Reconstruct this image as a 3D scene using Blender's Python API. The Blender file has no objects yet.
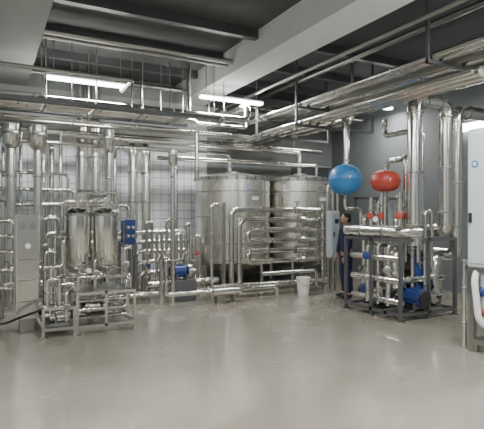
import bpy, bmesh, math, random
from mathutils import Vector, Matrix
random.seed(4)
V=Vector
COL=bpy.context.scene.collection
ORI={}

# ------------------------------------------------------------ materials
def new_mat(name):
    m=bpy.data.materials.new(name); m.use_nodes=True
    nt=m.node_tree; b=nt.nodes['Principled BSDF']
    return m,nt,b
def mat(name,col,metal=0.0,rough=0.5,var=0.03,scale=2.0,rvar=0.03,bump=0.0):
    m,nt,b=new_mat(name)
    if metal>.7: var=.012; rvar=.012; scale=1.0
    tc=nt.nodes.new('ShaderNodeTexCoord')
    n=nt.nodes.new('ShaderNodeTexNoise'); n.inputs['Scale'].default_value=scale; n.inputs['Detail'].default_value=2
    nt.links.new(tc.outputs['Object'],n.inputs['Vector'])
    r=nt.nodes.new('ShaderNodeValToRGB')
    r.color_ramp.elements[0].position=0.3; r.color_ramp.elements[1].position=0.7
    c0=[max(0,c*(1-var)) for c in col]+[1]; c1=[min(1,c*(1+var)) for c in col]+[1]
    r.color_ramp.elements[0].color=c0; r.color_ramp.elements[1].color=c1
    nt.links.new(n.outputs['Fac'],r.inputs['Fac']); nt.links.new(r.outputs['Color'],b.inputs['Base Color'])
    mr=nt.nodes.new('ShaderNodeMapRange'); mr.inputs['To Min'].default_value=max(.02,rough-rvar); mr.inputs['To Max'].default_value=rough+rvar
    nt.links.new(n.outputs['Fac'],mr.inputs['Value']); nt.links.new(mr.outputs['Result'],b.inputs['Roughness'])
    b.inputs['Metallic'].default_value=metal
    if bump:
        bp=nt.nodes.new('ShaderNodeBump'); bp.inputs['Strength'].default_value=bump
        nt.links.new(n.outputs['Fac'],bp.inputs['Height']); nt.links.new(bp.outputs['Normal'],b.inputs['Normal'])
    return m
STEEL=mat('stainless_steel',(.77,.76,.72),1,.15)
STEELD=mat('dull_steel',(.42,.42,.40),1,.3)
BRUSH=mat('brushed_tank_steel',(.80,.78,.72),1,.27)
DARKST=mat('painted_frame_grey',(.14,.145,.15),.6,.4)
INSUL=mat('insulation_cladding',(.80,.79,.75),1,.19)
BLUE=mat('blue_enamel',(.04,.20,.47),.0,.38)
NAVYB=mat('blue_motor_paint',(.018,.045,.19),.1,.4)
RED=mat('red_enamel',(.40,.055,.04),.0,.42)
WHITE=mat('white_paint',(.78,.79,.78),0,.4,.03)
PALEBL=mat('pale_cabinet_paint',(.42,.46,.49),0,.4,.03)
PALEW=mat('pale_blue_white_paint',(.58,.65,.70),0,.4,.03)
BLACK=mat('black_rubber',(.02,.02,.022),0,.5)
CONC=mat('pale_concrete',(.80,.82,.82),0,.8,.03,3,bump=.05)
CONCD=mat('grey_concrete',(.42,.43,.43),0,.8,.05,3,bump=.05)  # even mid-grey concrete for two of the ceiling beams
CEIL=mat('ceiling_grey',(.075,.08,.082),0,.85,.1,1.5)
GREYW=mat('grey_wall_paint',(.16,.175,.18),0,.7,.06,1.2)
MIDW=mat('mid_grey_wall',(.20,.21,.21),0,.75,.06,1.2)
LIGHTW=mat('light_wall_paint',(.52,.54,.54),0,.75,.05,1.2)
FRONTW=mat('unseen_wall_paint',(.22,.23,.23),0,.75,.05,1.2)
DOORM=mat('roller_door_grey',(.07,.075,.08),.2,.5,.1,2)
SKIN=mat('skin',(.42,.24,.17),0,.5)
HAIR=mat('dark_hair',(.012,.010,.008),0,.75)
NAVY=mat('navy_cloth',(.012,.020,.065),0,.85)
SCREEN=mat('dark_screen',(.02,.03,.05),0,.15)

# floor
FLOORM,nt,b=new_mat('epoxy_floor')
tc=nt.nodes.new('ShaderNodeTexCoord'); n=nt.nodes.new('ShaderNodeTexNoise'); n.inputs['Scale'].default_value=.6; n.inputs['Detail'].default_value=5
nt.links.new(tc.outputs['Object'],n.inputs['Vector'])
r=nt.nodes.new('ShaderNodeValToRGB'); r.color_ramp.elements[0].position=.3; r.color_ramp.elements[1].position=.7
r.color_ramp.elements[0].color=(.235,.215,.175,1); r.color_ramp.elements[1].color=(.30,.278,.235,1)
nt.links.new(n.outputs['Fac'],r.inputs['Fac']); nt.links.new(r.outputs['Color'],b.inputs['Base Color'])
n2=nt.nodes.new('ShaderNodeTexNoise'); n2.inputs['Scale'].default_value=1.3; n2.inputs['Detail'].default_value=5
nt.links.new(tc.outputs['Object'],n2.inputs['Vector'])
mr=nt.nodes.new('ShaderNodeMapRange'); mr.inputs['From Min'].default_value=.35; mr.inputs['From Max'].default_value=.65; mr.inputs['To Min'].default_value=.07; mr.inputs['To Max'].default_value=.30
nt.links.new(n2.outputs['Fac'],mr.inputs['Value']); nt.links.new(mr.outputs['Result'],b.inputs['Roughness'])
b.inputs['Specular IOR Level'].default_value=.8
b.inputs['Coat Weight'].default_value=.3; b.inputs['Coat Roughness'].default_value=.1

# white wall tiles with joints
TILE,nt,b=new_mat('white_wall_tile')
tc=nt.nodes.new('ShaderNodeTexCoord'); sp=nt.nodes.new('ShaderNodeSeparateXYZ'); cb=nt.nodes.new('ShaderNodeCombineXYZ')
nt.links.new(tc.outputs['Object'],sp.inputs[0]); nt.links.new(sp.outputs['X'],cb.inputs['X']); nt.links.new(sp.outputs['Z'],cb.inputs['Y'])
br=nt.nodes.new('ShaderNodeTexBrick'); br.offset=0; br.squash=1
br.inputs['Scale'].default_value=1; br.inputs['Brick Width'].default_value=.2; br.inputs['Row Height'].default_value=.2
br.inputs['Mortar Size'].default_value=.008; br.inputs['Color1'].default_value=(.86,.90,.93,1); br.inputs['Color2'].default_value=(.80,.85,.89,1)
br.inputs['Mortar'].default_value=(.36,.40,.45,1)
nt.links.new(cb.outputs[0],br.inputs['Vector']); nt.links.new(br.outputs['Color'],b.inputs['Base Color'])
b.inputs['Roughness'].default_value=.25

EMIT,nt,b=new_mat('lamp_glow')
b.inputs['Base Color'].default_value=(1,1,1,1); b.inputs['Emission Color'].default_value=(.97,1,.96,1); b.inputs['Emission Strength'].default_value=18

# ------------------------------------------------------------ mesh builder
class B:
    def __init__(s,m=None):
        s.v=[];s.f=[];s.mi=[];s.sm=[];s.mats=[];s.cur=0
        if m: s.use(m)
    def use(s,m):
        if m not in s.mats: s.mats.append(m)
        s.cur=s.mats.index(m); return s
    def face(s,idx,smooth=False):
        s.f.append(idx); s.mi.append(s.cur); s.sm.append(smooth)
    def box(s,x0,x1,y0,y1,z0,z1):
        o=len(s.v)
        s.v+=[V((x,y,z)) for z in (z0,z1) for y in (y0,y1) for x in (x0,x1)]
        for q in ((0,2,3,1),(4,5,7,6),(0,1,5,4),(2,6,7,3),(0,4,6,2),(1,3,7,5)): s.face([o+i for i in q])
        return s
    def rings(s,rings,closed_caps=True,smooth=True):
        n=len(rings[0]); o=len(s.v)
        for rg in rings: s.v+=rg
        for i in range(len(rings)-1):
            for j in range(n):
                a=o+i*n+j; b2=o+i*n+(j+1)%n
                s.face([a,b2,b2+n,a+n],smooth)
        if closed_caps:
            s.face([o+j for j in range(n)][::-1]); k=o+(len(rings)-1)*n
            s.face([k+j for j in range(n)])
    def tube(s,pts,r,n=16,R=None):
        pts=[V(p) for p in pts]
        if R is None: R=r*2.2
        out=[pts[0]]
        for i in range(1,len(pts)-1):
            a,c,d=pts[i-1],pts[i],pts[i+1]
            d1=(c-a); d2=(d-c)
            dd=min(R,d1.length*.49,d2.length*.49)
            p1=c-d1.normalized()*dd; p2=c+d2.normalized()*dd
            K=8
            for k in range(K+1):
                t=k/K; out.append(p1*(1-t)**2*1+c*2*t*(1-t)+p2*t*t)
        out.append(pts[-1])
        t0=(out[1]-out[0]).normalized()
        nrm=t0.orthogonal().normalized(); rg=[]
        for i,p in enumerate(out):
            if i==0: t=t0
            elif i==len(out)-1: t=(out[i]-out[i-1]).normalized()
            else: t=((out[i]-out[i-1]).normalized()+(out[i+1]-out[i]).normalized()).normalized()
            nrm=(nrm-t*nrm.dot(t)).normalized(); bn=t.cross(nrm)
            rg.append([p+nrm*math.cos(2*math.pi*j/n)*r+bn*math.sin(2*math.pi*j/n)*r for j in range(n)])
        s.rings(rg); return s
    def cyl(s,p,q,r,n=20): return s.tube([p,q],r,n)
    def lathe(s,c,prof,axis=(0,0,1),n=32,caps=True):
        c=V(c); ax=V(axis).normalized(); e1=ax.orthogonal().normalized(); e2=ax.cross(e1)
        rg=[]
        for (r,z) in prof:
            rg.append([c+ax*z+e1*math.cos(2*math.pi*j/n)*max(r,1e-4)+e2*math.sin(2*math.pi*j/n)*max(r,1e-4) for j in range(n)])
        s.rings(rg,caps); return s
    def ell(s,c,rx,ry,rz,n=24,m=12):
        c=V(c);rg=[]
        for i in range(m+1):
            a=-math.pi/2+math.pi*i/m
            rr=max(math.cos(a),1e-3)
            rg.append([c+V((rx*rr*math.cos(2*math.pi*j/n),ry*rr*math.sin(2*math.pi*j/n),rz*math.sin(a))) for j in range(n)])
        s.rings(rg,True); return s
    def obj(s,name,parent=None,label=None,cat=None,bevel=0,group=None,kind=None,origin=None):
        xs=[v.x for v in s.v];ys=[v.y for v in s.v];zs=[v.z for v in s.v]
        o=origin if origin is not None else V(((min(xs)+max(xs))/2,(min(ys)+max(ys))/2,min(zs)))
        me=bpy.data.meshes.new(name); me.from_pydata([tuple(v-o) for v in s.v],[],s.f)
        for m in s.mats: me.materials.append(m)
        for i,p in enumerate(me.polygons): p.material_index=s.mi[i]; p.use_smooth=s.sm[i]
        if any(s.sm):
            me.set_sharp_from_angle(angle=math.radians(50))
        me.update()
        ob=bpy.data.objects.new(name,me); COL.objects.link(ob)
        if parent:
            ob.parent=parent; ob.location=o-ORI[parent.name]
        else: ob.location=o
        ORI[ob.name]=o.copy()
        if bevel:
            md=ob.modifiers.new('bevel','BEVEL'); md.width=bevel; md.segments=2; md.limit_method='ANGLE'
        if label: ob['label']=label
        if cat: ob['category']=cat
        if group: ob['group']=group
        if kind: ob['kind']=kind
        return ob
def thing(name,loc,label,cat,group=None):
    e=bpy.data.objects.new(name,None); COL.objects.link(e); e.location=loc; e.empty_display_size=.2
    e['label']=label; e['category']=cat
    if group: e['group']=group
    ORI[e.name]=V(loc); return e

# ------------------------------------------------------------ helpers for parts
def clamp(parent,p,ax,r,m=STEELD,w=.03,name='pipe_clamp'):
    b=B(m); ax=V(ax).normalized(); p=V(p)
    b.lathe(p-ax*w/2,[(r,0),(r*1.2,w*.2),(r*1.2,w*.8),(r,w)],ax,16)
    return b.obj(name,parent)
def pipe(pts,r,label,m=STEEL,clamps=(),group=None,n=16,R=None,name='pipe'):
    o=B(m).tube(pts,r,n,R).obj(name,label=label,cat='pipe',group=group)
    for (seg,t) in clamps:
        a=V(pts[seg]);b2=V(pts[seg+1]); clamp(o,a.lerp(b2,t),b2-a,r)
    return o
def ppipe(parent,pts,r,m=STEEL,name='pipe',clamps=(),R=None,n=16):
    o=B(m).tube(pts,r,n,R).obj(name,parent)
    for (seg,t) in clamps:
        a=V(pts[seg]);b2=V(pts[seg+1]); clamp(o,a.lerp(b2,t),b2-a,r)
    return o
def pump(loc,d,m,parent=None,s=1.0,label=None):
    """horizontal close coupled pump; loc = centre of feet on support"""
    L=V(loc); d=V(d).normalized(); side=V((-d.y,d.x,0)); h=.16*s
    if parent is None: root=thing('pump',L,label or 'centrifugal pump','pump')
    else:
        root=B(STEELD).box(L.x-.16*s,L.x+.16*s,L.y-.16*s,L.y+.16*s,L.z,L.z+.02*s).obj('pump',parent)
    c=L+V((0,0,h))
    b=B(m); b.lathe(c-d*.22*s,[(.07*s,0),(.105*s,.02*s),(.105*s,.26*s),(.08*s,.28*s)],d,20)
    for k in range(10):
        a=math.radians(36*k); e=side*math.cos(a)+V((0,0,1))*math.sin(a)
        b.tube([c-d*.18*s+e*.108*s,c+d*.02*s+e*.108*s],.007*s,5)
    b.obj('motor',root)
    B(BLACK).lathe(c-d*.26*s,[(.05*s,0),(.095*s,.01*s),(.095*s,.05*s),(.07*s,.06*s)],d,20).obj('fan_cover',root)
    B(STEEL).lathe(c+d*.06*s,[(.07*s,0),(.13*s,.02*s),(.13*s,.09*s),(.05*s,.12*s),(.045*s,.2*s)],d,24).obj('volute',root)
    B(STEEL).cyl(c+d*.11*s,c+d*.11*s+V((0,0,.26*s)),.035*s).obj('outlet',root)
    for e in (-.14,.06):
        q=L+d*e*s
        B(DARKST).box(q.x-.02*s-abs(side.x)*.07*s,q.x+.02*s+abs(side.x)*.07*s,q.y-.02*s-abs(side.y)*.07*s,q.y+.02*s+abs(side.y)*.07*s,L.z,L.z+h*.6).obj('foot',root)
    return root
def valve(parent,p,ax,r,hm=RED,up=(0,0,1)):
    p=V(p);ax=V(ax).normalized();up=V(up)
    v=B(STEEL).lathe(p-ax*r*1.3,[(r,0),(r*1.5,r*.3),(r*1.5,r*2.3),(r,r*2.6)],ax,16).obj('valve',parent)
    B(STEELD).cyl(p+up*r,p+up*r*3.2,r*.35,8).obj('valve_stem',v)
    b=B(hm); b.lathe(p+up*r*3.2,[(r*1.0,0),(r*1.4,r*.15),(r*1.4,r*.45),(r*1.0,r*.6)],up,16); b.obj('handwheel',v)
    return v
def gauge(parent,p,d,r=.05):
    p=V(p);d=V(d).normalized()
    g=B(STEEL).lathe(p,[(r*.9,0),(r,.01),(r,.035)],d,18).obj('pressure_gauge',parent)
    B(WHITE).lathe(p+d*.036,[(r*.85,0),(r*.85,.002)],d,18).obj('dial',g)
def frame(b,x0,x1,y0,y1,z0,z1,w):
    h=w/2
    for x in (x0+h,x1-h):
        for y in (y0+h,y1-h): b.box(x-h,x+h,y-h,y+h,0 if z0<.3 else z0,z1)
    for z in (z0,z1-w):
        for y in (y0,y1-w): b.box(x0+w,x1-w,y,y+w,z,z+w)
        for x in (x0,x1-w): b.box(x,x+w,y0+w,y1-w,z,z+w)
def plate_hx(parent,x0,x1,y0,y1,z0,z1,m,pm=STEELD,name='plate_heat_exchanger',rods=True):
    w=x1-x0
    hx=B(m).box(x0,x1,y0,y0+.03,z0,z1).obj(name,parent,bevel=.01)
    B(m).box(x0,x1,y0+.03+(y1-y0)*.55,y0+.06+(y1-y0)*.55,z0+.02,z1-.02).obj('pressure_plate',hx,bevel=.006)
    b=B(pm)
    yy=y0+.035
    while yy<y0+(y1-y0)*.55:
        b.box(x0+.02,x1-.02,yy,yy+.008,z0+.05,z1-.05); yy+=.014
    b.obj('plate_pack',hx)
    for zz in (z1-.04,z0+.04): B(STEEL).cyl((x0+w/2,y0+.02,zz),(x0+w/2,y1,zz),.018,8).obj('carrying_bar',hx)
    for xx in (x0+.015,x1-.015):
        for k in range(4):
            zz=z0+.12+(z1-z0-.24)*k/3; B(STEEL).cyl((xx,y0-.02,zz),(xx,y0+(y1-y0)*.6,zz),.01,6).obj('tie_rod',hx)
    for xx in (x0+w*.28,x0+w*.72):
        for zz in ((z0+.16,z1-.16) if rods else (z1-.16,)):
            B(STEELD).lathe((xx,y0,zz),[(w*.15,0),(w*.15,.02),(w*.09,.03),(w*.09,.05)],(0,-1,0),18).obj('port',hx)
    return hx

# ------------------------------------------------------------ room
def st(b,name,label,cat='room'):
    o=b.obj(name,label=label,cat=cat,kind='structure'); return o
XL,XR,YF,YB,ZC=-3.5,9.05,-4.0,11.33,4.9
st(B(FLOORM).box(XL,XR,YF,YB,-.2,0),'floor','smooth glossy grey-tan sealed epoxy factory floor','floor')
st(B(CEIL).box(XL,XR,YF,YB,ZC,ZC+.2),'ceiling','dark grey factory hall ceiling','ceiling')
b=B(TILE).box(XL,5.0,YB,YB+.2,0,3.3); b.use(LIGHTW).box(XL,5.0,YB,YB+.2,3.3,ZC); b.use(MIDW).box(5.0,XR,YB,YB+.2,0,ZC)
st(b,'wall_back','white tiled wall with pale paint above and grey bay','wall')
st(B(GREYW).box(XR,XR+.2,YF,YB+.2,0,ZC),'wall_right','grey painted side wall','wall')
st(B(LIGHTW).box(XL-.2,XL,YF,YB+.2,0,ZC),'wall_left','pale painted side wall','wall')
st(B(FRONTW).box(XL-.2,XR+.2,YF-.2,YF,0,ZC),'wall_front','unseen grey wall behind the aisle, added to darken reflections','wall')  # added behind the camera: blocks world light, gives the steel darker reflections
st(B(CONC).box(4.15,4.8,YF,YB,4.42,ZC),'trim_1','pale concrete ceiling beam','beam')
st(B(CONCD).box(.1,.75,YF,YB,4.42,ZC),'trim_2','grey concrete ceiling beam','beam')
st(B(CONC).box(XL,XR,YB-.2,YB,4.3,4.42),'trim_3','pale concrete ledge along top of wall','beam')
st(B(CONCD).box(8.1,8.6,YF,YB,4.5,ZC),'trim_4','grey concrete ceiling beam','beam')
st(B(DARKST).box(XL,XR,YB-.02,YB,0,.1),'baseboard_back','dark skirting along tiled wall','skirting')
st(B(DOORM).box(7.6,8.9,YB-.03,YB,.0,3.1),'door_1','dark closed roller door in grey wall','door')
for i,y in enumerate((7.2,8.6,9.9)):
    st(B(DARKST).box(XL,XR,y,y+.12,4.74,ZC),'trim_%d'%(5+i),'dark steel ceiling purlin','beam')

# ------------------------------------------------------------ lamps
def lamp(x,y,z,L=1.5,lab='lit fluorescent batten lamp hanging from the ceiling',power=60,vis=True):
    root=thing('fluorescent_lamp',(x,y,z),lab,'lamp',group='ceiling lamps')
    B(WHITE).box(x-L/2,x+L/2,y-.05,y+.05,z+.025,z+.07).obj('housing',root,bevel=.01)
    B(EMIT).box(x-L/2+.02,x+L/2-.02,y-.07,y+.07,z-.025,z+.025).obj('lamp_tube',root,bevel=.02)
    for dx in (-L*.4,L*.4): B(STEELD).cyl((x+dx,y,z+.07),(x+dx,y,4.43 if 4.15<x+dx<4.8 else ZC+.01),.008,6).obj('suspension_rod',root)
    l=bpy.data.lights.new('lamp_light','AREA'); l.shape='RECTANGLE'; l.size=1.4; l.size_y=.25; l.energy=power; l.color=(1,.995,.96)
    o=bpy.data.objects.new('lamp_light',l); COL.objects.link(o); o.location=(0,0,-.06); o.parent=root
lamp(1.66,9.2,4.15,power=165); lamp(4.6,9.1,4.12,power=160)
for x in (-1.2,1.6,4.5,7.2): lamp(x,2.9,4.15,lab='added fluorescent batten lamp, out of view over the aisle',power=150)  # fill lamps added behind the frame to light the hall
for x in (0.0,5.5): lamp(x,-1.5,4.15,lab='added fluorescent batten lamp, out of view at the aisle end',power=110)  # two more added fill lamps, behind the camera
lamp(8.1,8.7,4.3,L=1.4,power=80,lab='added fluorescent batten lamp above the pipe bridge')  # added light source, no fixture known at this spot
r=thing('wall_lamp',(9.0,6.6,3.4),'lit white bulkhead lamp fixed to grey wall','lamp')
B(WHITE).box(8.97,9.05,6.05,6.95,3.5,3.62).obj('housing',r); B(EMIT).box(8.92,8.97,6.07,6.93,3.46,3.62).obj('diffuser',r)

# ------------------------------------------------------------ storage tanks
def tank(cx,cy,R,ztop,lab):
    t=thing('storage_tank',(cx,cy,0),lab,'tank',group='storage tanks')
    zb=.55
    B(BRUSH).lathe((cx,cy,0),[(.06,zb-.2),(R*.6,zb-.1),(R,zb+.08),(R,ztop)],n=72).obj('shell',t)
    for z in (zb+.5,(zb+ztop)/2+.1,ztop-.32):
        B(STEELD).lathe((cx,cy,z),[(R,0),(R+.006,.003),(R+.006,.022),(R,.025)],n=72,caps=False).obj('weld_band',t)
    for a in (-1.9,-2.6,-1.15):
        x=cx+math.cos(a)*R; y=cy+math.sin(a)*R
        B(STEELD).cyl((x,y,zb+.1),(x,y,ztop-.06),.008,6).obj('vertical_seam',t)
    B(STEELD).lathe((cx,cy,ztop),[(R,-.05),(R+.02,-.04),(R+.02,.02),(R,.03)],n=72).obj('rim',t)
    B(BRUSH).lathe((cx,cy,ztop+.02),[(R,0),(R*.8,.05),(R*.45,.1),(R*.15,.12),(0,.125)],n=48).obj('dome',t)
    for k in range(26):
        a=2*math.pi*k/26; x=cx+math.cos(a)*(R+.022); y=cy+math.sin(a)*(R+.022)
        B(DARKST).box(x-.011,x+.011,y-.011,y+.011,ztop-.05,ztop+.03).obj('rim_clip',t)
    B(STEEL).lathe((cx-.1*R,cy-.25*R,ztop+.1),[(.17,0),(.17,.03),(.19,.03),(.19,.05),(.05,.07)],n=24).obj('manhole_cover',t)
    for k in range(4):
        a=math.pi/4+k*math.pi/2
        x=cx+math.cos(a)*R*.8;y=cy+math.sin(a)*R*.8
        lg=B(STEEL).cyl((x,y,.03),(x,y,zb+.15),.045,12).obj('leg',t)
        B(STEELD).lathe((x,y,0),[(.07,0),(.07,.02),(.045,.04)],n=14).obj('foot_pad',lg)
    B(WHITE).box(cx+.05,cx+.2,cy-R-.012,cy-R+.03,2.02,2.1).obj('nameplate',t)
    return t
T1=tank(5.10,10.07,.88,2.52,'large round stainless steel storage tank with clipped rim')
T2=tank(6.95,10.07,.87,2.55,'stainless steel storage tank beside the control cabinet')

# ------------------------------------------------------------ valve manifold in front of tanks
M=thing('pipe_manifold',(5.7,8.85,0),'stacked stainless steel pipe manifold before the tanks','pipework')
for i,(z,x) in enumerate(((1.80,4.46),(1.58,4.64))):
    ppipe(M,[(x,8.85,.2),(x,8.85,z),(6.78,8.85,z),(6.78,9.0,z)],.056,clamps=[(0,.35),(1,.3),(1,.65),(1,.95)],R=.15)
for i,(z1,z2,x) in enumerate(((1.36,1.14,4.84),(.92,.70,4.84))):
    ppipe(M,[(6.78,8.85,z1),(x,8.85,z1),(x,8.85,z2),(6.78,8.85,z2)],.056,clamps=[(0,.05),(0,.4),(0,.75),(2,.3),(2,.65),(2,.95)],R=.11)
for i,z in enumerate((1.80,1.58,1.36,1.14,.92,.70)): valve(M,(6.1+.12*(i%2),8.85,z),(1,0,0),.052,hm=STEELD)
ppipe(M,[(6.80,8.85,.2),(6.80,8.85,1.95)],.055,clamps=[(0,.2),(0,.5),(0,.8)])
ppipe(M,[(4.3,8.85,.2),(6.9,8.85,.2)],.06,clamps=[(0,.2),(0,.5),(0,.8)])
ppipe(M,[(5.1,8.7,.45),(6.5,8.7,.45),(6.5,8.7,.12)],.045,clamps=[(0,.3),(0,.7)])
for x in (4.34,6.9): B(STEELD).box(x-.025,x+.025,8.93,8.98,0,1.95).obj('post',M)
B(STEELD).box(4.34,6.9,8.93,8.98,.06,.11).obj('rail',M)
for x in (7.05,7.2,7.34):
    ppipe(M,[(x,8.98,.2),(x,8.98,2.35),(x+.02,9.1,2.4)],.034,clamps=[(0,.3),(0,.7)])
for z in (.7,1.1,1.5): valve(M,(7.05,8.98,z),(0,0,1),.04,hm=STEELD,up=(0,-1,0))

C=thing('control_cabinet',(6.8,8.5,0),'narrow grey control cabinet on a stand by the tanks','cabinet')
B(PALEBL).box(6.72,6.94,8.42,8.62,.75,1.78).obj('body',C,bevel=.01)
d=B(PALEBL).box(6.735,6.925,8.4,8.42,.78,1.75).obj('door',C,bevel=.004)
B(BLACK).box(6.75,6.77,8.375,8.4,1.2,1.32).obj('handle',d)
B(SCREEN).box(6.79,6.89,8.392,8.4,1.5,1.6).obj('screen',d)
B(STEELD).box(6.74,6.78,8.5,8.54,0,.75).obj('leg',C); B(STEELD).box(6.88,6.92,8.5,8.54,0,.75).obj('leg',C)

b=thing('bucket',(5.93,8.38,0),'white plastic bucket on the floor by the tanks','bucket')
B(WHITE).lathe((5.93,8.38,0),[(.11,0),(.115,.02),(.145,.34),(.155,.34),(.155,.37),(.143,.37),(.138,.34),(.11,.03)],n=28,caps=False).obj('body',b)
B(WHITE).lathe((5.93,8.38,.0),[(.11,0),(.11,.03)],n=28).obj('base',b)
B(STEELD).tube([(5.78,8.38,.33),(5.8,8.26,.24),(5.93,8.22,.2),(6.06,8.26,.24),(6.08,8.38,.33)],.005,6,R=.05).obj('handle',b)

# ------------------------------------------------------------ overhead pipes along x
ov='overhead pipes along the tiled wall'
pipe([(-3.4,8.98,3.70),(4.9,8.98,3.70),(4.9,8.98,4.0),(4.9,9.9,4.0)],.075,'thick overhead clad pipe under the lamps',clamps=[(0,.5),(0,.6),(0,.7),(0,.8),(0,.9)],group=ov,m=INSUL,R=.14)
pipe([(-3.4,9.19,3.665),(3.65,9.19,3.665),(3.65,9.19,4.85)],.045,'slim overhead stainless pipe',clamps=[(0,.55),(0,.75)],group=ov)
pipe([(-3.4,9.36,3.67),(3.9,9.36,3.67),(3.9,9.36,2.4)],.05,'slim overhead stainless pipe with a drop',clamps=[(0,.55),(0,.85)],group=ov)
pipe([(-3.4,9.55,3.665),(5.2,9.55,3.665),(5.2,9.55,4.15),(8.6,9.55,4.15)],.045,'slim overhead stainless pipe rising over the tanks',group=ov)
pipe([(1.3,10.0,3.27),(6.95,10.0,3.27),(6.95,10.0,2.68)],.06,'horizontal stainless pipe dropping to a tank',clamps=[(0,.2),(0,.5),(0,.8)],group=ov)
pipe([(-1.5,10.22,3.13),(5.1,10.22,3.13),(5.1,10.22,2.66)],.05,'horizontal stainless pipe dropping to a tank',clamps=[(0,.3),(0,.6)],group=ov)
pipe([(3.4,10.45,2.98),(8.3,10.45,2.98)],.05,'horizontal stainless pipe behind the tanks',clamps=[(0,.4)],group=ov,m=STEELD)
pipe([(-2,10.35,3.38),(7.9,10.35,3.38)],.06,'horizontal stainless pipe near the wall',group=ov,clamps=[(0,.3),(0,.5),(0,.7)])
pipe([(3.5,9.75,2.92),(7.3,9.75,2.92),(7.3,9.75,2.66)],.04,'slim stainless pipe above the tank tops',clamps=[(0,.3),(0,.7)],group=ov)
pipe([(-3.4,8.1,3.98),(2.2,8.1,3.98),(2.2,8.86,3.98)],.035,'slim overhead conduit near the lamps',group=ov,m=STEELD)
pipe([(-3.4,10.95,4.1),(8.9,10.95,4.1)],.05,'grey overhead conduit along the wall',group=ov,m=STEELD)
pipe([(-3.4,11.05,4.2),(8.9,11.05,4.2)],.03,'grey overhead conduit along the wall',group=ov,m=DARKST)
for (y,z,r_,m) in ((9.7,3.50,.04,STEEL),(9.82,3.46,.035,STEELD),(10.12,3.52,.045,STEEL)):
    pipe([(-3.4,y,z),(5.3,y,z)],r_,'thin parallel stainless pipe under the ceiling bundle',group='thin parallel pipes',m=m,clamps=[(0,.42),(0,.56),(0,.7),(0,.84)])
for (y,z,r_) in ((9.8,3.92,.06),(10.0,3.95,.05),(10.18,3.9,.04)):
    pipe([(-3.4,y,z),(4.6,y,z)],r_,'long dull steel pipe high above the lamps',group='high service pipes',m=STEELD,clamps=[(0,.45),(0,.65),(0,.85)])
for (y,z,r_) in ((8.2,4.62,.05),(8.4,4.6,.035),(10.6,4.6,.06)):
    pipe([(.75,y,z),(4.15,y,z)],r_,'dark service pipe close under the ceiling',group='ceiling service pipes',m=STEELD)
b=thing('cable_tray',(2,10.43,3.74),'grey perforated cable tray under the ceiling','cable tray')
B(DARKST).box(-3.4,4.1,10.36,10.5,3.74,3.76).obj('tray',b); B(DARKST).box(-3.4,4.1,10.35,10.36,3.74,3.82).obj('lip',b)
for x in (-1,1.1,3): B(STEELD).cyl((x,10.43,3.74),(x,10.43,ZC+.01),.008,6).obj('hanger_rod',b)
for k in range(2): B([BLACK,NAVY][k]).tube([(-3.3,10.4+.055*k,3.775),(4.0,10.4+.055*k,3.775)],.014,6).obj('cable',b)
b=thing('cable_tray',(1,8.72,3.62),'dark cable tray hung under the lamps','cable tray')
B(DARKST).box(-3.4,4.1,8.62,8.80,3.58,3.60).obj('tray',b); B(DARKST).box(-3.4,4.1,8.61,8.62,3.58,3.64).obj('lip',b)
for x in (-2,-.2,1.3,2.9,4.0): B(STEELD).cyl((x,8.71,3.58),(x,8.71,ZC+.01),.008,6).obj('hanger_rod',b)
for k in range(3): B([BLACK,NAVY,BLACK][k]).tube([(-3.3,8.66+.045*k,3.615),(4.0,8.66+.045*k,3.615)],.014,6).obj('cable',b)
def trapeze_x(x,y0,y1,zl):
    t=thing('pipe_support',(x,(y0+y1)/2,zl),'steel trapeze hanger carrying overhead pipes','pipe support',group='trapeze hangers')
    B(STEELD).box(x-.02,x+.02,y0,y1,zl-.04,zl).obj('crossbar',t)
    for y in (y0+.01,y1-.01):
        B(STEELD).cyl((x,y,zl),(x,y,4.43 if (4.15<x<4.8 or .1<x<.75) else ZC+.01),.012,6).obj('rod',t)
for x in (-2.2,-.6,.9,1.75,2.6,3.4,4.3): trapeze_x(x,8.87,9.64,3.62)
def trapeze_y(y,x0,x1,zl):
    t=thing('pipe_support',((x0+x1)/2,y,zl[0]),'steel double-deck hanger carrying the pipe bridge','pipe support',group='trapeze hangers')
    for z in zl: B(DARKST).box(x0,x1,y-.025,y+.025,z-.05,z).obj('crossbar',t)
    for x in (x0+.02,x1-.02): B(DARKST).box(x-.02,x+.02,y-.02,y+.02,zl[0]-.05,ZC+.01).obj('rod',t)
for y in (7.75,9.3,10.75): trapeze_y(y,5.3,7.3,(3.47,3.82))
for y in (4.6,): trapeze_y(y,5.3,7.3,(3.82,))
ov2='pipe bridge under the ceiling'
ck=[(0,t) for t in (.36,.5,.64,.8)]
for (x,z,r_,m) in ((5.40,3.865,.04,STEEL),(5.60,3.89,.07,INSUL),(5.84,3.875,.055,STEELD),(6.08,3.90,.08,INSUL),(6.32,3.865,.045,STEELD),(6.56,3.885,.065,INSUL),(6.80,3.87,.05,STEELD),(7.04,3.875,.055,STEEL)):
    pipe([(x,2.0,z),(x,11.3,z)],r_,'long overhead %s pipe on the pipe bridge'%('clad' if m==INSUL else 'stainless'),m=m,clamps=ck,group=ov2,n=20)
for (x,z,r_,m) in ((5.42,3.51,.04,STEEL),(5.62,3.54,.07,INSUL),(5.82,3.54,.07,STEEL)):
    pipe([(x,4.0,z),(x,11.3,z)],r_,'lower-deck overhead pipe above the heating skid',m=m,clamps=[(0,.3),(0,.45),(0,.6)],group=ov2,n=20)
pipe([(6.10,7.2,2.2),(6.10,7.2,3.53),(6.10,11.3,3.53)],.055,'thin riser joining the pipe bridge behind the blue vessel',m=STEEL,clamps=[(0,.4)],group=ov2,R=.14)
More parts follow.
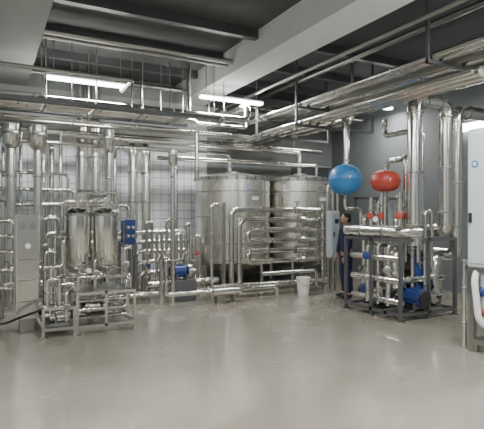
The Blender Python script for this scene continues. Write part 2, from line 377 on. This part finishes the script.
pipe([(6.42,7.4,4.85),(6.42,7.4,3.53),(6.42,11.3,3.53)],.035,'slim lower-deck pipe coming down from the ceiling',m=STEEL,clamps=[(1,.3)],group=ov2,R=.14)
pipe([(5.1,2,4.3),(5.1,11.0,4.3)],.035,'thin grey ceiling conduit',m=STEELD)
pipe([(7.45,2,4.5),(7.45,11.0,4.5)],.045,'thin grey ceiling conduit',m=STEELD)
pipe([(6.0,2,4.6),(6.0,11.0,4.6)],.05,'dark steel service pipe close under the ceiling',m=STEELD)

# ------------------------------------------------------------ verticals near tiled wall
vg='vertical pipes before the tiled wall'
for (x,y,z0,z1,r_,m) in ((1.80,10.68,.0,4.9,.12,INSUL),(2.08,10.68,.0,4.9,.11,INSUL),(2.90,10.68,.0,3.30,.11,INSUL),(3.2,10.68,.0,3.30,.11,INSUL)):
    if z1>4: pts=[(x,y,z0),(x,y,z1)]
    else: pts=[(x,y,z0),(x,y,z1),(x,YB-.01,z1)]
    pipe(pts,r_,'thick clad vertical pipe before the tiled wall',m=m,clamps=[(0,.2),(0,.4),(0,.6),(0,.8)],group=vg,n=24)
for (x,r_,z0,z1) in ((.1,.05,0,3.0),(.3,.045,.0,3.3),(.62,.04,.0,3.6),(1.06,.05,0,3.2),(1.22,.06,0,3.2),(1.4,.045,0,3.5),(2.38,.05,0,3.1),(2.56,.045,.0,3.3),(4.02,.05,0,3.2)):
    pipe([(x,10.95,z0),(x,10.95,z1),(x+.0,11.32,z1)],r_,'slim vertical stainless pipe before the tiled wall',clamps=[(0,.3),(0,.6),(0,.9)],group=vg)
wp='wall pipework'
for i,(x0,x1,y,z,r_) in enumerate(((-1,1.5,10.6,2.55,.035),(-1,1.6,10.4,2.2,.04),(-.5,2.7,10.3,1.9,.045),(1.0,3.95,10.12,1.32,.055),(1.5,4.1,9.98,1.12,.055),(2.72,4.1,9.84,.92,.06),(2.72,3.95,9.66,.72,.055),(2.72,3.75,9.48,.52,.055),(-1,1.2,10.2,1.0,.045),(-1,1.2,9.6,.7,.045),(-1,1.3,9.45,.45,.055))):
    pts=[(x0,y,z),(x1,y,z),(x1,y,max(.0,z-1.4) if z<1.9 else 0)]
    pipe([(x0,y,.0)]+pts if x0>0 else pts,r_,'horizontal stainless process pipe before the tiled wall',clamps=[(1,.2),(1,.5),(1,.8)] if x0>0 else [(0,.5),(0,.8)],group=wp,R=.13)
for i in range(6):
    x=2.80+.205*i; zt=(1.55,1.35,1.6,1.3,1.5,1.25)[i]
    o=pipe([(x,9.28,.0),(x,9.28,zt),(x+.105,9.28,zt),(x+.105,9.28,zt-.75-.08*i)],.034,'hairpin stainless pipe with valve before the tiled wall',clamps=[(0,.3),(0,.6)],group='hairpin pipes',R=.06)
    valve(o,(x,9.28,.7+.1*(i%3)),(0,0,1),.032,hm=[NAVYB,STEELD,STEELD,STEELD,STEELD,RED][i],up=(0,-1,0))
for (z,xa,xb) in ((.34,2.75,4.25),(.16,2.0,4.3)):
    pipe([(xa,9.08,z),(xb,9.08,z)],.06,'thick low stainless header pipe above the floor',clamps=[(0,.25),(0,.55),(0,.85)],group='floor headers')

def cowl(x,y,R,z0,z1,r_,zl):
    t=thing('exhaust_cowl',(x,y,zl),'capped stainless cylinder on top of a vertical pipe','vent',group='vent cowls')
    B(INSUL).lathe((x,y,0),[(r_,z0-.08),(R,z0),(R,z1-.06),(R*1.04,z1-.06),(R*1.04,z1),(R*.3,z1+.02)],n=28).obj('drum',t)
    B(INSUL).cyl((x,y,zl),(x,y,z0),r_,18).obj('stem_pipe',t)
    B(STEELD).lathe((x,y,(z0+z1)/2),[(R,0),(R*1.04,.01),(R*1.04,.03),(R,.04)],n=28).obj('band',t)
    for z in (.8,1.6,2.4): B(STEELD).lathe((x,y,z),[(r_,0),(r_*1.2,.008),(r_*1.2,.03),(r_,.04)],n=18).obj('pipe_clamp',t)
cowl(.40,9.9,.17,3.0,3.38,.095,.0)
cowl(.86,9.9,.17,3.0,3.38,.085,.0)
cowl(2.16,9.72,.11,3.0,3.38,.06,.0)
cowl(3.15,8.75,.09,2.7,2.92,.045,.0)

t=thing('plate_heat_exchanger',(2.5,9.5,0),'dark blue plate heat exchanger before the tiled wall','heat exchanger')
plate_hx(t,2.36,2.57,9.25,9.75,1.12,1.60,NAVYB,STEELD,'body')
b=B(DARKST); frame(b,2.33,2.59,9.25,9.7,.1,1.12,.05); b.obj('stand',t)
pump((3.42,8.93,.42),(1,0,0),NAVYB,s=1.05,label='blue-motored pump on a plinth before the pipework')
B(DARKST).box(3.2,3.68,8.83,9.0,0,.42).obj('pump_plinth',label='dark steel plinth under a small pump',cat='plinth',bevel=.01)
t=thing('inline_filter',(4.2,8.45,0),'horizontal stainless filter housing low above the floor','filter')
B(STEEL).lathe((3.75,8.42,.22),[(.04,0),(.06,.05),(.12,.08),(.12,.6),(.135,.6),(.135,.64),(.06,.68),(.04,.75)],(1,0,0),24).obj('housing',t)
for x in (3.92,4.28): B(STEELD).box(x-.015,x+.015,8.35,8.49,0,.14).obj('foot',t)
ppipe(t,[(3.76,8.42,.22),(2.9,8.42,.22),(2.9,8.42,.9),(2.9,8.7,.9),(2.9,8.7,0)],.04,clamps=[(0,.3),(1,.5)])
ppipe(t,[(4.48,8.42,.22),(5.3,8.42,.22),(5.3,8.42,.0)],.04,clamps=[(0,.3)])
pipe([(3.99,8.8,.0),(3.99,8.8,1.9),(4.2,8.8,1.9),(4.2,8.8,1.2)],.035,'looped stainless transfer pipe by the tanks',clamps=[(0,.4),(0,.7)])

# ------------------------------------------------------------ LEFT SKID
S=thing('processing_skid',(1.1,7.5,0),'stainless filtration skid with upright canisters and pipework','machine')
x0,x1,y0,y1=.42,1.95,7.0,8.3
b=B(STEEL); frame(b,1.1,x1,y0,y1,.1,.6,.036); b.box(1.5,1.536,y0,y0+.036,.1,.6); b.obj('frame',S)
b=B(STEEL); frame(b,x0+.24,1.1,y0+.02,y1,.1,.42,.036); b.obj('frame',S)
for (x,y) in ((x0+.27,y0+.05),(1.12,y0+.03),(x1-.03,y0+.03),(x1-.03,y1-.03),(x0+.27,y1-.03)):
    B(STEELD).lathe((x,y,0),[(.05,0),(.05,.015),(.02,.03),(.02,.06)],n=14).obj('foot_pad',S)
B(STEELD).box(x0+.29,1.05,y0+.1,y1-.05,.13,.17).obj('drip_tray',S)
def canister(x,y,R,z0,z1):
    c=B(STEEL).lathe((x,y,0),[(.03,z0-.09),(R*.7,z0-.05),(R,z0+.02),(R,z1-.06)],n=48).obj('canister',S)
    B(STEELD).lathe((x,y,z1-.06),[(R,0),(R+.015,.005),(R+.015,.035),(R,.04)],n=48).obj('clamp_ring',c)
    B(STEELD).lathe((x,y,z0+.04),[(R,0),(R+.008,.005),(R+.008,.02),(R,.025)],n=48).obj('clamp_ring',c)
    B(STEEL).lathe((x,y,z1-.02),[(R,0),(R*.9,.05),(R*.5,.08),(.03,.09),(.03,.16)],n=48).obj('lid',c)
    for k in range(3):
        a=.5+k*2*math.pi/3
        B(STEEL).cyl((x+math.cos(a)*R*.9,y+math.sin(a)*R*.9,.58),(x+math.cos(a)*R*.9,y+math.sin(a)*R*.9,z0+.1),.015,8).obj('leg',c)
canister(1.60,7.45,.18,.90,1.74)
canister(1.21,7.48,.18,.90,1.74)
hxx=plate_hx(S,.36,.67,7.5,8.3,.2,1.70,INSUL,STEELD,rods=False)
gauge(hxx,(.52,7.5,1.25),(0,-1,0),.045)
for z in (.45,.75,1.05): B(STEELD).box(.40,.63,7.485,7.5,z,z+.02).obj('stiffener_rib',hxx)
B(STEELD).box(.42,.61,7.55,7.9,0,.2).obj('heat_exchanger_stand',S)
sp_=[
 ([(1.60,7.45,1.88),(1.60,7.45,1.98),(1.41,7.8,1.98),(1.41,7.8,.75),(.8,7.8,.75),(.8,7.8,.42)],.028,[(2,.3),(2,.7)]),
 ([(1.21,7.48,1.88),(1.21,7.48,2.05),(1.87,7.9,2.05),(1.87,7.9,.62)],.028,[(2,.3),(2,.7)]),
 ([(1.60,7.45,.83),(1.60,7.45,.74),(1.87,7.45,.74),(1.87,7.2,.74),(1.87,7.2,.32),(.8,7.2,.32)],.034,[(3,.5),(4,.3),(4,.7)]),
 ([(1.21,7.48,.83),(1.21,7.48,.70),(1.21,7.25,.70),(.9,7.25,.70),(.9,7.25,.4)],.034,[(1,.4),(2,.5)]),
 ([(.82,7.9,.31),(.82,7.35,.31),(.82,7.35,.95),(.98,7.35,.95),(.98,7.35,1.35),(.98,7.9,1.35),(.98,7.9,.5)],.031,[(1,.4),(2,.5)]),
 ([(.76,7.6,.31),(.76,7.6,1.15),(.90,7.6,1.15),(.90,7.6,.45)],.030,[(0,.3),(0,.7)]),
 ([(.80,8.1,.2),(.80,8.1,1.65),(1.0,8.1,1.65),(1.0,8.1,.45)],.034,[(0,.3),(0,.7),(2,.4)]),
 ([(1.88,8.2,.6),(1.88,8.2,1.9),(1.08,8.2,1.9),(1.08,8.2,.6)],.028,[(0,.4),(1,.5)]),
 ([(1.15,7.12,.62),(1.15,7.12,.80),(1.9,7.12,.80),(1.9,7.12,.62)],.020,[(1,.5)]),
 ([(1.15,7.22,.45),(1.92,7.22,.45),(1.92,7.9,.45)],.032,[(0,.3),(0,.7)]),
 ([(1.15,7.35,.18),(1.92,7.35,.18),(1.92,7.9,.18)],.034,[(0,.3),(0,.7)]),
 ([(.74,7.12,.42),(.74,7.12,.8),(.9,7.12,.8),(.9,7.12,.42)],.024,[(0,.5)]),
 ([(.99,7.12,.2),(.99,7.12,.62),(1.06,7.3,.62),(1.06,7.6,.62)],.028,[(0,.5)]),
 ([(1.40,7.22,.6),(1.40,7.22,1.05),(1.40,7.5,1.05),(1.40,7.7,.6)],.024,[(0,.5)]),
 ([(1.86,7.3,.6),(1.86,7.3,1.2),(1.96,7.3,1.2),(1.96,7.6,1.2),(1.96,7.6,.6)],.028,[(0,.5),(3,.5)]),
 ([(1.15,8.0,.3),(1.9,8.0,.3),(1.9,7.3,.3)],.038,[(0,.3),(0,.7)]),
]
for pts,r_,cl in sp_: ppipe(S,pts,r_,clamps=cl)
B(STEELD).box(1.14,1.91,7.25,8.24,.56,.575).obj('deck',S)
for p in ((1.87,7.9,1.3),(.82,7.35,.72),(1.08,8.2,1.4),(1.86,7.3,.95),(.76,7.6,.9),(.80,8.1,1.2),(1.40,7.22,.85),(.99,7.12,.42)): valve(S,p,(0,0,1),.034,hm=STEELD,up=(0,-1,0))
for p in ((1.3,7.2,.32),(1.65,7.2,.32),(1.04,7.25,.70),(1.1,7.8,.75),(1.5,7.22,.45),(1.35,7.12,.80),(1.7,7.12,.80)): valve(S,p,(1,0,0),.032,hm=STEELD)
pump((.88,7.62,.17),(1,0,0),STEELD,parent=S,s=.8); pump((1.5,7.6,.13),(1,0,0),STEELD,parent=S,s=.9)
pump((.90,7.22,.17),(-1,0,0),STEEL,parent=S,s=.75)
pump((1.5,7.85,.575),(-1,0,0),STEELD,parent=S,s=.7)
gauge(S,(1.87,7.87,1.75),(-.4,-1,0)); gauge(S,(1.3,7.10,.9),(-.4,-1,0),.04)
B(BLACK).tube([(.68,7.1,.40),(.42,7.2,.3),(.2,7.8,.1),(.15,8.6,.02)],.018,8,R=.2).obj('hose',S)

t=thing('valve_rack',(.0,8.9,0),'stainless frame with valves and slim vertical pipes','pipework')
b=B(STEELD); frame(b,-.6,.25,8.7,9.3,.1,1.9,.04); b.obj('frame',t)
for i in range(5):
    x=-.4+.13*i; ppipe(t,[(x,8.8,.2),(x,8.8,2.2+.1*i),(x,9.2,2.2+.1*i)],.034,clamps=[(0,.3),(0,.6)]); valve(t,(x,8.8,1.0+.12*i),(0,0,1),.035,hm=STEELD,up=(0,-1,0))
for z in (.5,.8,1.1,1.35,1.6): ppipe(t,[(-.6,8.7,z),(.36,8.7,z),(.36,8.7,z-.2)],.036,clamps=[(0,.3)])
pump((-.1,8.5,0),(1,0,0),STEELD,parent=t,s=1.1)

# ------------------------------------------------------------ RIGHT SKID
H=thing('heating_skid',(6.4,6.15,0),'grey steel framed heating skid with vessels and clad pipes','machine')
X0,X1,Y0,Y1=5.73,7.05,5.48,6.83
b=B(DARKST); frame(b,X0,X1,Y0,Y1,.08,1.31,.05)
for (x,y) in ((X0,(Y0+Y1)/2-.03),(X1-.05,(Y0+Y1)/2-.03)): b.box(x,x+.05,y,y+.05,0,1.31)
b.box((X0+X1)/2-.03,(X0+X1)/2+.02,Y0,Y0+.05,0,1.31)
b.box(X0,X1,(Y0+Y1)/2-.03,(Y0+Y1)/2+.03,.08,.14); b.box(X0,X1,Y0+.3,Y0+.36,.08,.14)
b.obj('frame',H)
b=B(DARKST)
for (x,y) in ((X0+.22,Y1-.06),(X1-.06,Y1-.06)): b.box(x,x+.04,y,y+.04,1.31,2.02)
b.box(X0+.22,X1,Y1-.06,Y1-.01,1.98,2.02); b.obj('upper_frame',H)
for (x,y) in ((X0+.03,Y0+.03),(X1-.03,Y0+.03),(X0+.03,Y1-.03),(X1-.03,Y1-.03)):
    B(STEELD).lathe((x,y,0),[(.07,0),(.07,.015),(.03,.02)],n=12).obj('foot_pad',H)
ppipe(H,[(5.86,6.9,1.42),(5.86,5.55,1.42),(6.12,5.45,1.42)],.095,m=INSUL,R=.16,n=32,clamps=[(0,.3),(0,.7)],name='clad_pipe')
ppipe(H,[(6.12,5.55,1.2),(6.12,5.55,3.56),(6.86,5.55,3.56),(6.86,5.55,1.42),(6.86,6.3,1.42)],.115,m=INSUL,R=.17,n=32,clamps=[(0,.14),(0,.5),(0,.91),(1,.28),(1,.72),(2,.1),(2,.5),(2,.85)],name='clad_pipe')
ppipe(H,[(7.15,6.3,1.0),(7.20,5.62,1.0),(7.20,5.62,3.50),(8.95,5.62,3.50)],.11,m=INSUL,R=.17,n=32,clamps=[(1,.2),(1,.5),(1,.92),(2,.15)],name='clad_pipe')
ppipe(H,[(6.50,5.75,1.1),(6.50,5.75,3.15),(6.50,6.6,3.15),(6.50,6.6,3.45)],.05,m=STEEL,R=.12,n=18,clamps=[(0,.3),(0,.6),(0,.9)],name='clad_pipe')
ppipe(H,[(6.35,5.95,1.1),(6.35,5.95,2.7),(6.65,6.3,2.7),(6.65,6.7,2.7),(6.65,6.7,1.9)],.045,m=STEEL,R=.15,n=18,clamps=[(0,.4),(0,.8)],name='clad_pipe')
def vessel(c,R,rz,m,e=.8,nm='expansion_vessel'):
    c=V(c)
    prof=[(R*.25,-rz)]+[(R*math.cos(a)**e,rz*math.sin(a)) for a in [math.radians(x) for x in range(-72,0,9)]]+[(R,-.02),(R,.02)]+[(R*math.cos(a)**e,rz*math.sin(a)) for a in [math.radians(x) for x in range(9,81,9)]]+[(R*.25,rz)]
    v=B(m).lathe(c,prof,n=48).obj(nm,H)
    B(m).lathe(c-V((0,0,.02)),[(R*.99,0),(R*1.03,.006),(R*1.03,.034),(R*.99,.04)],n=48).obj('seam',v)
    B(STEELD).cyl(c-V((0,0,rz+.12)),c-V((0,0,rz*.9)),.025,10).obj('nozzle',v)
    B(STEELD).lathe(c+V((0,0,rz*.97)),[(.06,0),(.06,.03),(.025,.035),(.025,.09),(.04,.09),(.04,.11)],n=14).obj('valve_cap',v)
    return v
vb=vessel((5.80,6.88,2.34),.30,.275,BLUE,.8)
vr=vessel((6.02,6.10,2.27),.25,.18,RED,.6)
B(WHITE).box(5.67,5.75,6.60,6.612,2.33,2.39).obj('nameplate',vb)
B(WHITE).box(5.90,5.98,5.868,5.88,2.25,2.30).obj('nameplate',vr)
ppipe(H,[(5.8,6.88,1.98),(5.8,6.88,1.8),(6.1,6.8,1.8),(6.1,6.8,1.3)],.03)
ppipe(H,[(6.02,6.10,2.0),(6.02,6.10,1.36)],.03)
k=0
for (x,y,r_) in ((5.84,5.85,.042),(5.84,6.08,.042),(5.84,6.32,.045),(6.28,5.75,.035),(6.28,6.1,.05),(6.5,5.68,.038),(6.62,5.95,.05),(6.2,6.45,.055),(6.55,6.3,.055),(6.0,6.6,.05),(6.4,6.65,.05),(6.75,6.1,.045)):
    k+=1
    zt=1.65+.1*(k%5) if x>5.9 else 1.2
    ppipe(H,[(x,y,.2),(x,y,zt),(x+.16,y,zt),(x+.16,y,.8)],r_,clamps=[(0,.2),(0,.5),(0,.8)],R=.08)
    if k%2: valve(H,(x,y,.7+.1*(k%5)),(0,0,1),r_*1.05,hm=[NAVYB,STEELD,RED][k%3],up=(-.8,-.6,0))
for (x,y,zt) in ((6.12,5.86,2.08),(6.26,5.88,2.08),(6.12,6.28,2.08),(6.0,6.42,2.0),(6.0,5.75,1.95),(6.38,5.72,1.9)):
    ppipe(H,[(x,y,.9),(x,y,zt)],.042,m=STEEL,clamps=[(0,.3),(0,.8)])
    valve(H,(x,y,1.68),(0,0,1),.042,hm=[RED,STEELD][int(x*100)%2],up=(-.8,-.6,0))
for (y,z) in ((5.7,.62),(6.0,.45),(6.5,.75)):
    ppipe(H,[(5.8,y,z),(6.95,y,z)],.055,clamps=[(0,.3),(0,.7)])
for (x,z) in ((5.82,.98),(5.82,.62),(5.84,.28)):
    ppipe(H,[(x,5.56,z),(x,6.7,z)],.055,clamps=[(0,.3),(0,.7)])
plate_hx(H,6.32,6.6,5.72,6.4,.25,1.05,NAVYB)
for (x,y,z) in ((6.02,5.85,.5),(6.02,6.4,.5),(6.85,5.8,.4)):
    B(INSUL).lathe((x,y,z),[(.04,-.1),(.13,0),(.13,.55),(.04,.65)],n=28).obj('buffer_vessel',H)
for (p,d_,m,s_) in (((6.2,5.72,.14),(0,1,0),NAVYB,1.3),((6.0,6.3,.14),(0,-1,0),NAVYB,1.3),((6.7,5.78,.14),(0,-1,0),STEELD,1.2),((6.55,5.8,1.31),(1,0,0),NAVYB,.8)):
    pump(p,d_,m,parent=H,s=s_)
gauge(H,(5.9,6.2,1.62),(-.8,-.6,0),.05)
B(PALEBL).box(6.72,6.95,6.6,6.75,1.35,1.9).obj('control_box',H,bevel=.01)

# ------------------------------------------------------------ machine at the aisle's edge
K=thing('electrical_cabinet',(5.8,3.5,0),'tall pale blue-white cabinet with a round blue mark','cabinet')
B(PALEW).box(5.31,6.2,3.0,3.98,1.05,2.76).obj('body',K,bevel=.015)
d=B(PALEW).box(5.29,5.31,3.05,3.95,1.1,2.70).obj('door',K,bevel=.006)
B(BLUE).lathe((5.29,3.86,2.32),[(.045,0),(.045,.004)],(-1,0,0),24).obj('emblem',d)
B(WHITE).lathe((5.286,3.86,2.32),[(.025,0),(.025,.003)],(-1,0,0),24).obj('emblem_centre',d)
B(BLACK).box(5.26,5.29,3.9,3.93,1.6,1.72).obj('handle',d)
b=B(STEELD); frame(b,5.32,6.2,3.0,3.96,.1,1.05,.06); b.obj('frame',K)
B(PALEW).box(5.38,6.1,3.1,3.88,.35,1.0).obj('pump_casing',K,bevel=.03)
ppipe(K,[(5.36,3.88,1.0),(5.28,3.86,.9),(5.28,3.8,.4),(5.4,3.7,.3)],.04,m=WHITE,name='hose')
ppipe(K,[(5.36,4.02,1.1),(5.36,4.06,1.1),(5.36,4.06,.0)],.03,m=STEEL,clamps=[(1,.3),(1,.7)])
B(RED).lathe((5.38,3.83,.5),[(.05,0),(.06,.02),(.03,.05)],(-1,0,0),18).obj('emergency_knob',K)
B(NAVYB).lathe((5.38,3.83,.75),[(.05,0),(.06,.02),(.03,.05)],(-1,0,0),18).obj('selector_knob',K)
B(STEELD).cyl((5.38,3.92,0),(5.38,3.92,.12),.05).obj('caster',K)

# ------------------------------------------------------------ PERSON
PX,PY=6.52,7.70
P=bpy.data.objects.new('person',None); COL.objects.link(P); P.location=(PX,PY,0); P.rotation_euler=(0,0,math.radians(75))
P['label']='person with dark hair in navy work clothes, standing'; P['category']='person'
def skin(vs,es,root=0,sub=2):
    me=bpy.data.meshes.new('tmp'); me.from_pydata([v[:3] for v in vs],es,[]); o=bpy.data.objects.new('tmp',me); COL.objects.link(o)
    md=o.modifiers.new('s','SKIN'); 
    for i,v in enumerate(vs): me.skin_vertices[0].data[i].radius=(v[3],v[4] if len(v)>4 else v[3])
    me.skin_vertices[0].data[root].use_root=True
    sb=o.modifiers.new('b','SUBSURF'); sb.levels=sub; sb.render_levels=sub
    dg=bpy.context.evaluated_depsgraph_get(); ev=o.evaluated_get(dg); m2=bpy.data.meshes.new_from_object(ev)
    bpy.data.objects.remove(o); return m2
def addmesh(bm,me): bm.from_mesh(me)
body=[(0,0,.95,.13,.10),(0,0,1.12,.12,.09),(0,.01,1.32,.15,.1),(0,0,1.44,.10,.08),(0,0,1.5,.05),(0,.015,1.56,.05),
 (.18,0,1.40,.05),(.23,.03,1.14,.042),(.21,.10,.90,.03),(.205,.13,.84,.026),
 (-.18,0,1.40,.05),(-.23,.03,1.14,.042),(-.21,.10,.90,.03),(-.205,.13,.84,.026),
 (.09,0,.86,.085),(.10,.02,.50,.055),(.10,-.01,.10,.04),(.10,.1,.04,.035),
 (-.09,0,.86,.085),(-.11,.0,.50,.055),(-.12,-.04,.10,.04),(-.12,.07,.04,.035)]
ed=[(0,1),(1,2),(2,3),(3,4),(4,5),(3,6),(6,7),(7,8),(8,9),(3,10),(10,11),(11,12),(12,13),(0,14),(14,15),(15,16),(16,17),(0,18),(18,19),(19,20),(20,21)]
bm=bmesh.new(); addmesh(bm,skin(body,ed))
hb=B(SKIN); hb.ell((0,.02,1.625),.072,.088,.105,20,12); hb.ell((0,.075,1.56),.04,.035,.04); hb.ell((0,.115,1.615),.012,.02,.02,10,6)
hb.ell((.074,.01,1.62),.01,.02,.03,10,6); hb.ell((-.074,.01,1.62),.01,.02,.03,10,6); hb.ell((0,.106,1.578),.022,.008,.006,10,6)
for sx in (1,-1):
    hx_,hy,hz=.205*sx,.14,.81
    hb.ell((hx_,hy,hz),.022,.035,.045,12,8)
    for k,L in enumerate((.065,.075,.07,.055)):
        y=hy-.024+.017*k
        hb.tube([(hx_,y,hz-.02),(hx_-.005*sx,y+.005,hz-.02-L*.55),(hx_-.02*sx,y+.008,hz-.02-L)],.0085,8,R=.02)
    hb.tube([(hx_,hy+.03,hz+.01),(hx_-.01*sx,hy+.05,hz-.02),(hx_-.015*sx,hy+.052,hz-.045)],.010,8,R=.02)
tm=bpy.data.meshes.new('t'); tm.from_pydata([tuple(v) for v in hb.v],[],hb.f); addmesh(bm,tm)
me=bpy.data.meshes.new('body'); bm.to_mesh(me); me.materials.append(SKIN)
o=bpy.data.objects.new('body',me); COL.objects.link(o); o.parent=P
rm=o.modifiers.new('r','REMESH'); rm.mode='VOXEL'; rm.voxel_size=.006; rm.use_smooth_shade=True
def cloth(name,vs,es,m,sub=2):
    me=skin(vs,es,0,sub); me.materials.clear(); me.materials.append(m)
    for p in me.polygons: p.use_smooth=True; p.material_index=0
    o=bpy.data.objects.new(name,me); COL.objects.link(o); o.parent=P
cloth('jacket',[(0,0,.86,.16,.13),(0,0,1.12,.155,.12),(0,.01,1.32,.18,.125),(0,0,1.44,.12,.095),(0,0,1.51,.066),
 (.18,0,1.40,.07),(.23,.03,1.14,.058),(.21,.10,.88,.045),(-.18,0,1.40,.07),(-.23,.03,1.14,.058),(-.21,.10,.88,.045)],
 [(0,1),(1,2),(2,3),(3,4),(3,5),(5,6),(6,7),(3,8),(8,9),(9,10)],NAVY)
cloth('trousers',[(0,0,.95,.135,.11),(.09,0,.84,.10),(.10,.02,.50,.075),(.10,-.01,.09,.06),(-.09,0,.84,.10),(-.11,.0,.50,.075),(-.12,-.04,.09,.06)],
 [(0,1),(1,2),(2,3),(0,4),(4,5),(5,6)],NAVY)
for sx in (.10,-.12):
    q=B(BLACK); q.ell((sx,.05,.045),.052,.14,.045,16,8); ob=q.obj('shoe',None,origin=V((0,0,0))); ob.parent=P
q=B(HAIR); q.ell((0,-.008,1.662),.086,.094,.092,20,12); q.ell((0,-.04,1.615),.082,.062,.085,20,12); ob=q.obj('hair',None,origin=V((0,0,0))); ob.parent=P
for sx in (.028,-.028):
    q=B(WHITE); q.ell((sx,.098,1.625),.012,.008,.008,12,8); q.use(BLACK); q.ell((sx,.105,1.625),.006,.004,.006,10,6); ob=q.obj('eye',None,origin=V((0,0,0))); ob.parent=P

# ------------------------------------------------------------ world, camera
w=bpy.data.worlds.new('World'); bpy.context.scene.world=w; w.use_nodes=True
w.node_tree.nodes['Background'].inputs[0].default_value=(.93,.96,1,1); w.node_tree.nodes['Background'].inputs[1].default_value=.5
cam=bpy.data.cameras.new('Camera'); cam.sensor_width=36; cam.lens=36*480/484; cam.clip_start=.05
co=bpy.data.objects.new('Camera',cam); COL.objects.link(co); co.location=(0,0,1.7); co.rotation_euler=(math.radians(90),0,math.radians(-28))
bpy.context.scene.camera=co
